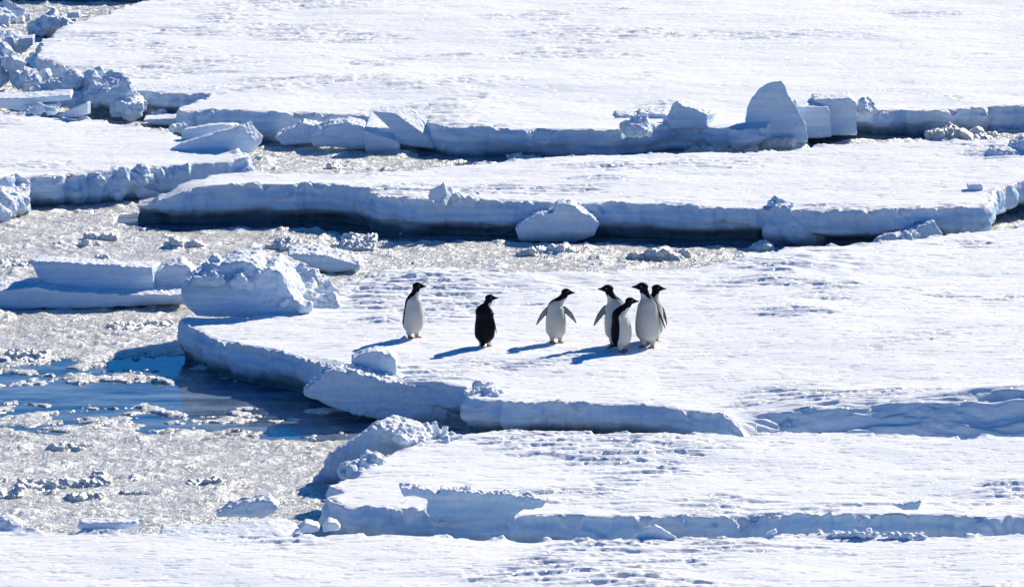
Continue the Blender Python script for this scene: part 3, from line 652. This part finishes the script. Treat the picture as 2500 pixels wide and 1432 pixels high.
# ------------------------------------------------------------------ penguins
def penguin_material():
    b = NB("feathers")
    geo = b.n("ShaderNodeNewGeometry"); pos = geo.outputs['Position']
    a = b.n("ShaderNodeAttribute", attribute_name='tone').outputs['Fac']       # 0 black, 1 white
    at = lambda q: b.n("ShaderNodeAttribute", attribute_name=q).outputs['Fac']
    n = noise(b, mapped(b, pos, (1, 1, .4)), 90, 3, .6)
    blk = b.mix(n, (.004, .0045, .007, 1), (.010, .011, .017, 1))
    wht = b.mix(n, (.52, .50, .44, 1), (.64, .62, .55, 1))
    c = b.mix(b.rng(a, .35, .65), blk, wht)
    c = b.mix(b.rng(at('foot'), .3, .7), c, b.mix(n, (.26, .13, .11, 1), (.42, .22, .19, 1)))
    c = b.mix(b.rng(at('bill'), .3, .7), c, (.020, .012, .011, 1))
    c = b.mix(b.rng(at('under'), .3, .7), c, b.mix(n, (.20, .21, .23, 1), (.34, .35, .37, 1)))
    bump = b.n("ShaderNodeBump", {'Strength': .3, 'Distance': 1, 'Height': b.math('MULTIPLY', n, .002)})
    pr = b.n("ShaderNodeBsdfPrincipled", {'Base Color': c, 'Roughness': .6, 'Normal': bump.outputs[0], 'Specular IOR Level': .06})
    b.L.new(pr.outputs[0], b.out.inputs[0]); return b.m
M_FEATHER = penguin_material()
def simple(name, c, r=.4):
    b = NB(name); pos = b.n("ShaderNodeNewGeometry").outputs[0]
    col = b.mix(noise(b, pos, 200), (*c, 1), (*(v * .8 for v in c), 1))
    pr = b.n("ShaderNodeBsdfPrincipled", {'Base Color': col, 'Roughness': r}); b.L.new(pr.outputs[0], b.out.inputs[0]); return b.m
M_EYE, M_RING = simple("eye_dark", (.01, .008, .008), .1), simple("eye_ring_white", (.42, .40, .38), .5)

def catmull(P_, t):
    P_ = np.asarray(P_, float); n = len(P_); t = np.clip(t, 0, n - 1.0001); i = t.astype(int); f = (t - i)[:, None]
    g = lambda k: P_[np.clip(i + k, 0, n - 1)]
    p0, p1, p2, p3 = g(-1), g(0), g(1), g(2)
    return .5 * ((2 * p1) + (p2 - p0) * f + (2 * p0 - 5 * p1 + 4 * p2 - p3) * f ** 2 + (3 * p1 - p0 - 3 * p2 + p3) * f ** 3)
def yawv(a): a = math.radians(a); return np.array([math.sin(a), -math.cos(a), 0.])   # 0 faces the camera, 90 faces right
def penguin(label, px, py, h, face, head, lean=(0, 0), neck=(0, 0), nod=0, flip=((20, 0), (20, 0)), stretch=0., girth=1.1, step=0., tail=1., nk=1.06, tw=4.6):
    """face/head: yaw in degrees; lean: side shift (m, image right) of the chest and head; flip: (spread, swing) of each flipper"""
    root = bpy.data.objects.new("penguin", None); COL.objects.link(root)
    g = P(px, py, ZA); zg = float(HC(np.array([g.x]), np.array([g.y]), np.array([3.]))[0])
    g = P(px, py, zg); root.location = (g.x, g.y, zg - .004); root.empty_display_size = .1
    root['label'] = label; root['category'] = "penguin"; root['group'] = "penguins standing on the floe"
    f = yawv(face); hf = yawv(head); r = np.cross(f, [0, 0, 1.]); up = np.array([0, 0, 1.])     # r: to the penguin's right... sign handled below
    k = h / .70; hs = h
    lx = np.array([lean[0], lean[1], 0]); nx = np.array([neck[0], neck[1], 0])
    # spine stations: height fraction, forward offset, front-back radius, side radius
    st = [(.082, .006, .020, .026), (.12, .004, .066, .074), (.20, .010, .104, .112), (.33, .018, .115, .118), (.46, .020, .110, .112),
          (.58, .012, .092, .100), (.67, .004, .078, .088), (.745, .000, .060, .064), (.80, .004, .046, .048), (.86, .010, .045, .044), (.915, .014, .040, .038)]
    ctr = []; rad = []
    for (t, o, a, bb) in st:
        kk = sstep(.1, .7, np.array(t)); kn = sstep(.62, .93, np.array(t))
        ctr.append(f * o * k + up * t * hs + lx * float(kk) + nx * float(kn)); rad.append((a * k * girth if t < .7 else a * k, bb * k * girth if t < .7 else bb * k)); q_ = 1 + (nk - 1) * math.exp(-((t - .73) / .09) ** 2) * 1.0; rad[-1] = (rad[-1][0] * q_, rad[-1][1] * q_)
    ctr = np.array(ctr); rad = np.array(rad)
    T = np.linspace(0, len(st) - 1.001, 46); C = catmull(ctr, T); Rr = catmull(rad, T)
    tan = np.gradient(C, axis=0); tan /= np.linalg.norm(tan, axis=1)[:, None]
    bm = bmesh.new(); rings = []; NS = 28
    for i in range(len(T)):
        w = float(sstep(tw, 8.4, np.array(T[i]))); ff = f * (1 - w) + hf * w
        ff = ff - tan[i] * ff.dot(tan[i]); ff /= np.linalg.norm(ff); ss = np.cross(ff, tan[i])
        ring = []
        for j in range(NS):
            a = 2 * math.pi * j / NS; ring.append(bm.verts.new(C[i] + ff * math.cos(a) * Rr[i, 0] + ss * math.sin(a) * Rr[i, 1]))
        rings.append(ring)
    for i in range(len(rings) - 1):
        for j in range(NS): bm.faces.new((rings[i][j], rings[i][(j + 1) % NS], rings[i + 1][(j + 1) % NS], rings[i + 1][j]))
    bm.faces.new(rings[0][::-1]); bm.faces.new(rings[-1])
    def ell(c, ax, rr, sub=3):
        M = Matrix(((ax[0][0], ax[1][0], ax[2][0], c[0]), (ax[0][1], ax[1][1], ax[2][1], c[1]), (ax[0][2], ax[1][2], ax[2][2], c[2]), (0, 0, 0, 1)))
        bmesh.ops.create_icosphere(bm, subdivisions=sub, radius=1, matrix=M @ Matrix.Diagonal((rr[0], rr[1], rr[2], 1)))
    na = math.radians(nod); hd = hf * math.cos(na) + up * math.sin(na); hs_ = np.cross(hf, up); hu = np.cross(hs_, hd); hu = hu if hu[2] > 0 else -hu
    hc = C[-1] + hd * .008 * k + up * .005
    ell(hc, (hd, hs_, hu), (.062 * k, .043 * k, .046 * k))
    ell(hc + hd * .034 * k - hu * .006 * k, (hd, hs_, hu), (.046 * k, .030 * k, .031 * k))
    def cone(p0, p1, r0, r1, flat=1., sd_=None, n=10):
        p0, p1 = np.array(p0), np.array(p1); d = p1 - p0; d /= np.linalg.norm(d)
        s = sd_ if sd_ is not None else np.cross(d, up); s = s - d * s.dot(d); s /= np.linalg.norm(s) + 1e-9; u = np.cross(s, d)
        A = [bm.verts.new(p0 + s * math.cos(2 * math.pi * j / n) * r0 + u * math.sin(2 * math.pi * j / n) * r0 * flat) for j in range(n)]
        B = [bm.verts.new(p1 + s * math.cos(2 * math.pi * j / n) * r1 + u * math.sin(2 * math.pi * j / n) * r1 * flat) for j in range(n)]
        for j in range(n): bm.faces.new((A[j], A[(j + 1) % n], B[(j + 1) % n], B[j]))
        bm.faces.new(A[::-1]); bm.faces.new(B)
    b0 = hc + hd * .060 * k - hu * .008 * k; b1 = hc + hd * .116 * k - hu * .013 * k
    cone(b0, b1, .019 * k, .005 * k, 1.1, hs_)
    # legs, feet with three toes, tail
    side = np.cross(up, f)                       # image-right when facing the camera is +x -> side for yaw 0: (1,0,0)
    feet = []
    for sgn in (-1, 1):
        fo = side * sgn * .050 * k + f * (.012 + sgn * step)
        cone(fo + up * .15 * hs, fo + up * .018, .044 * k, .021 * k, 1., side)
        feet.append(fo)
        for ta in (-24, 0, 24):
            a = math.radians(ta); td = f * math.cos(a) + side * math.sin(a)
            cone(fo - f * .012 + up * .016, fo + td * .076 * k + up * .010, .017, .011, .8)
    tb = -f * .055 * k + up * .115 * hs; tt = -f * .165 * k * tail + up * .022
    cone(tb, tt, .048 * k, .012 * k, .30, side)
    # flippers: chains of flat sections
    fl = []
    shz = .64
    for sgn, (spread, swing, *ed) in zip((-1, 1), flip):
        sh_c = catmull(ctr, np.array([5.6]))[0]
        s0 = sh_c + side * sgn * .078 * k * girth
        sa, sw = math.radians(spread), math.radians(swing)
        d0 = -up * math.cos(sa) + side * sgn * math.sin(sa) + f * math.sin(sw); d0 /= np.linalg.norm(d0)
        d1 = -up * math.cos(sa * .55) + side * sgn * math.sin(sa * .55) + f * math.sin(sw) - f * .12; d1 /= np.linalg.norm(d1)
        nrm_ = side * sgn * math.cos(sa) + up * math.sin(sa); bl = float(sstep(14, 34, np.array(float(spread)))) * (ed[0] if ed else 1); nrm_ = nrm_ * (1 - .85 * bl) - f * .95 * bl; nrm_ -= d0 * nrm_.dot(d0); nrm_ /= np.linalg.norm(nrm_)
        L = .265 * k; prev = None; chord = [.030, .036, .036, .033, .027, .018, .008]; p = s0.copy(); pts = []; chs = []
        for q in range(7):
            w = q / 6; d = d0 * (1 - w) + d1 * w; d /= np.linalg.norm(d)
            ch = np.cross(nrm_, d); ch /= np.linalg.norm(ch); nn = np.cross(d, ch)
            pts.append(p.copy()); c_ = chord[q] * k; th = max(.0050, .011 * k * (1 - w * .6))
            ring = [bm.verts.new(p + ch * math.cos(2 * math.pi * j / 12) * c_ + nn * math.sin(2 * math.pi * j / 12) * th) for j in range(12)]
            if prev:
                for j in range(12): bm.faces.new((prev[j], prev[(j + 1) % 12], ring[(j + 1) % 12], ring[j]))
            else: bm.faces.new(ring[::-1])
            prev = ring; p = p + d * L / 6; chs.append(ch * 1.0)
        bm.faces.new(prev); fl.append((np.array(pts), nrm_, side * sgn, np.array(chs), np.array(chord) * k))
    co, no, fc = remeshed(bm, .0048, 3)
    # ---- colouring by the anatomy
    D = ((co[:, None, :] - C[None]) ** 2).sum(2); ci = D.argmin(1); v = co - C[ci]
    w = sstep(tw, 8.4, T[ci]); ff = f[None] * (1 - w[:, None]) + hf[None] * w[:, None]
    v = v - tan[ci] * (v * tan[ci]).sum(1)[:, None]
    ff = ff - tan[ci] * (ff * tan[ci]).sum(1)[:, None]; ff /= np.linalg.norm(ff, axis=1)[:, None]
    ang = np.degrees(np.arccos(np.clip((v * ff).sum(1) / (np.linalg.norm(v, axis=1) + 1e-9), -1, 1)))
    tt_ = T[ci]
    lim = np.interp(tt_, [0, 1, 3, 5, 5.8, 6.6, 7.5, 8.3, 8.7, 9.0], [120, 104, 88, 84, 88, 88, 84, 78, 55, 0])
    n_ = fbm3(co, (30, 30, 30), 2, 5) * 5
    tone = sstep(lim + 4 + n_, lim - 4 + n_, ang)
    vh = co - hc; isin = (np.linalg.norm(vh, axis=1) < .062 * k) | ((vh @ hd > .03 * k) & (np.linalg.norm(vh, axis=1) < .15 * k))
    low = (vh @ hu) < -.040 * k
    tone = np.where(isin & ~low, 0, tone)
    bill = (vh @ hd > .072 * k) & (np.linalg.norm(vh, axis=1) < .16 * k); tone = np.where(bill, 0, tone); under = np.zeros(len(co), bool)
    for pts, nrm_, so_, chs, chord in fl:
        pf = np.linspace(0, 6, 37); P6 = catmull(pts, pf); D6 = ((co[:, None, :] - P6[None]) ** 2).sum(2); q6 = D6.argmin(1)
        cw = np.interp(pf[q6], np.arange(7), chord); vv = co - P6[q6]; u = np.abs((vv * chs[np.clip(np.round(pf[q6]).astype(int), 0, 6)]).sum(1))
        off = np.sqrt(np.maximum(0, D6.min(1) - u ** 2))
        m = (u < cw * 1.15 + .003) & (off < .02 * k) & ((v ** 2).sum(1) ** .5 > np.interp(ang, [0, 90, 180], [1, 1, 1]) * (Rr[ci].max(1)) + .006)
        inner = (no @ nrm_) < -.1
        rim = (u > cw * .78 - .001) | (pf[q6] > 5.5)
        tone = np.where(m, 0, tone); under |= m & inner & ~rim
    zf = co[:, 2]
    leg = zf < .040 * hs / .7
    isfoot = np.zeros(len(co), bool)
    for fo in feet: isfoot |= (np.linalg.norm((co - fo)[:, :2], axis=1) < .085 * k) & (zf < .030)
    istail = ((co @ -f) > .06 * k) & (zf < .15 * hs)
    isfoot &= ~istail; tone = np.where(istail, 0, tone); legz = (zf < .075 * hs) & ~istail & ~isfoot; tone = np.where(legz, 1, tone)
    body = link("body", make_mesh("body", co, fc, [M_FEATHER], {'tone': tone, 'foot': isfoot * 1., 'bill': bill * 1., 'under': under * 1.}), root)
    for sgn in (-1, 1):
        ec = hc + hd * .022 * k + hs_ * sgn * .0395 * k + hu * .008 * k
        for nm, rr, mt, outw in (("eye_ring", .0075, M_RING, 0), ("eye", .0055, M_EYE, .0035)):
            e = bmesh.new(); q = hs_ * sgn
            M = Matrix.Translation(ec + q * outw) @ Vector(q).to_track_quat('Z', 'Y').to_matrix().to_4x4() @ Matrix.Diagonal((rr * k, rr * k, .004, 1))
            bmesh.ops.create_uvsphere(e, u_segments=16, v_segments=8, radius=1, matrix=M)
            me = bpy.data.meshes.new(nm); e.to_mesh(me); e.free(); me.materials.append(mt); 
            for p_ in me.polygons: p_.use_smooth = True
            ob = link(nm, me, root)
    return root
penguin("leftmost penguin, white front half turned right, black flipper hanging at its left side", 1007, 823, .672, 28, 88, (.01, 0), (.035, 0), 4, ((12, -6), (6, 0)))
penguin("penguin seen from behind with an all-black back, head turned right", 1183, 846, .63, 166, 84, (.0, 0), (.05, 0), 6, ((19, 0, 0), (8, 0)), girth=1.14, tail=.8, nk=1.35, tw=6.6)
penguin("penguin with both flippers held out, neck bent to the right, standing alone in the middle", 1357, 835, .655, 8, 86, (-.005, 0), (.115, 0), 2, ((46, 6), (50, 6)))
penguin("penguin at the back left of the group, looking left with one flipper held out", 1505, 842, .735, 4, -84, (-.02, 0), (-.075, 0), 4, ((42, 4), (14, 0)))
penguin("smaller penguin at the front of the group, side-on with black back and flipper, looking right", 1514, 857, .65, 76, 92, (-.012, -.0), (.105, 0), 3, ((6, 12), (8, 0)), tail=1.1, nk=1.2, girth=1.14)
penguin("tallest penguin of the group, white belly to the camera and bill pointing left", 1582, 846, .78, -14, -78, (-.005, 0), (-.050, 0), 8, ((12, 0), (27, -4, 0)))
penguin("penguin at the back right, mostly hidden behind the tallest one, looking right", 1592, 832, .69, 10, 84, (.01, 0), (.03, 0), 4, ((14, 0), (22, 3)))
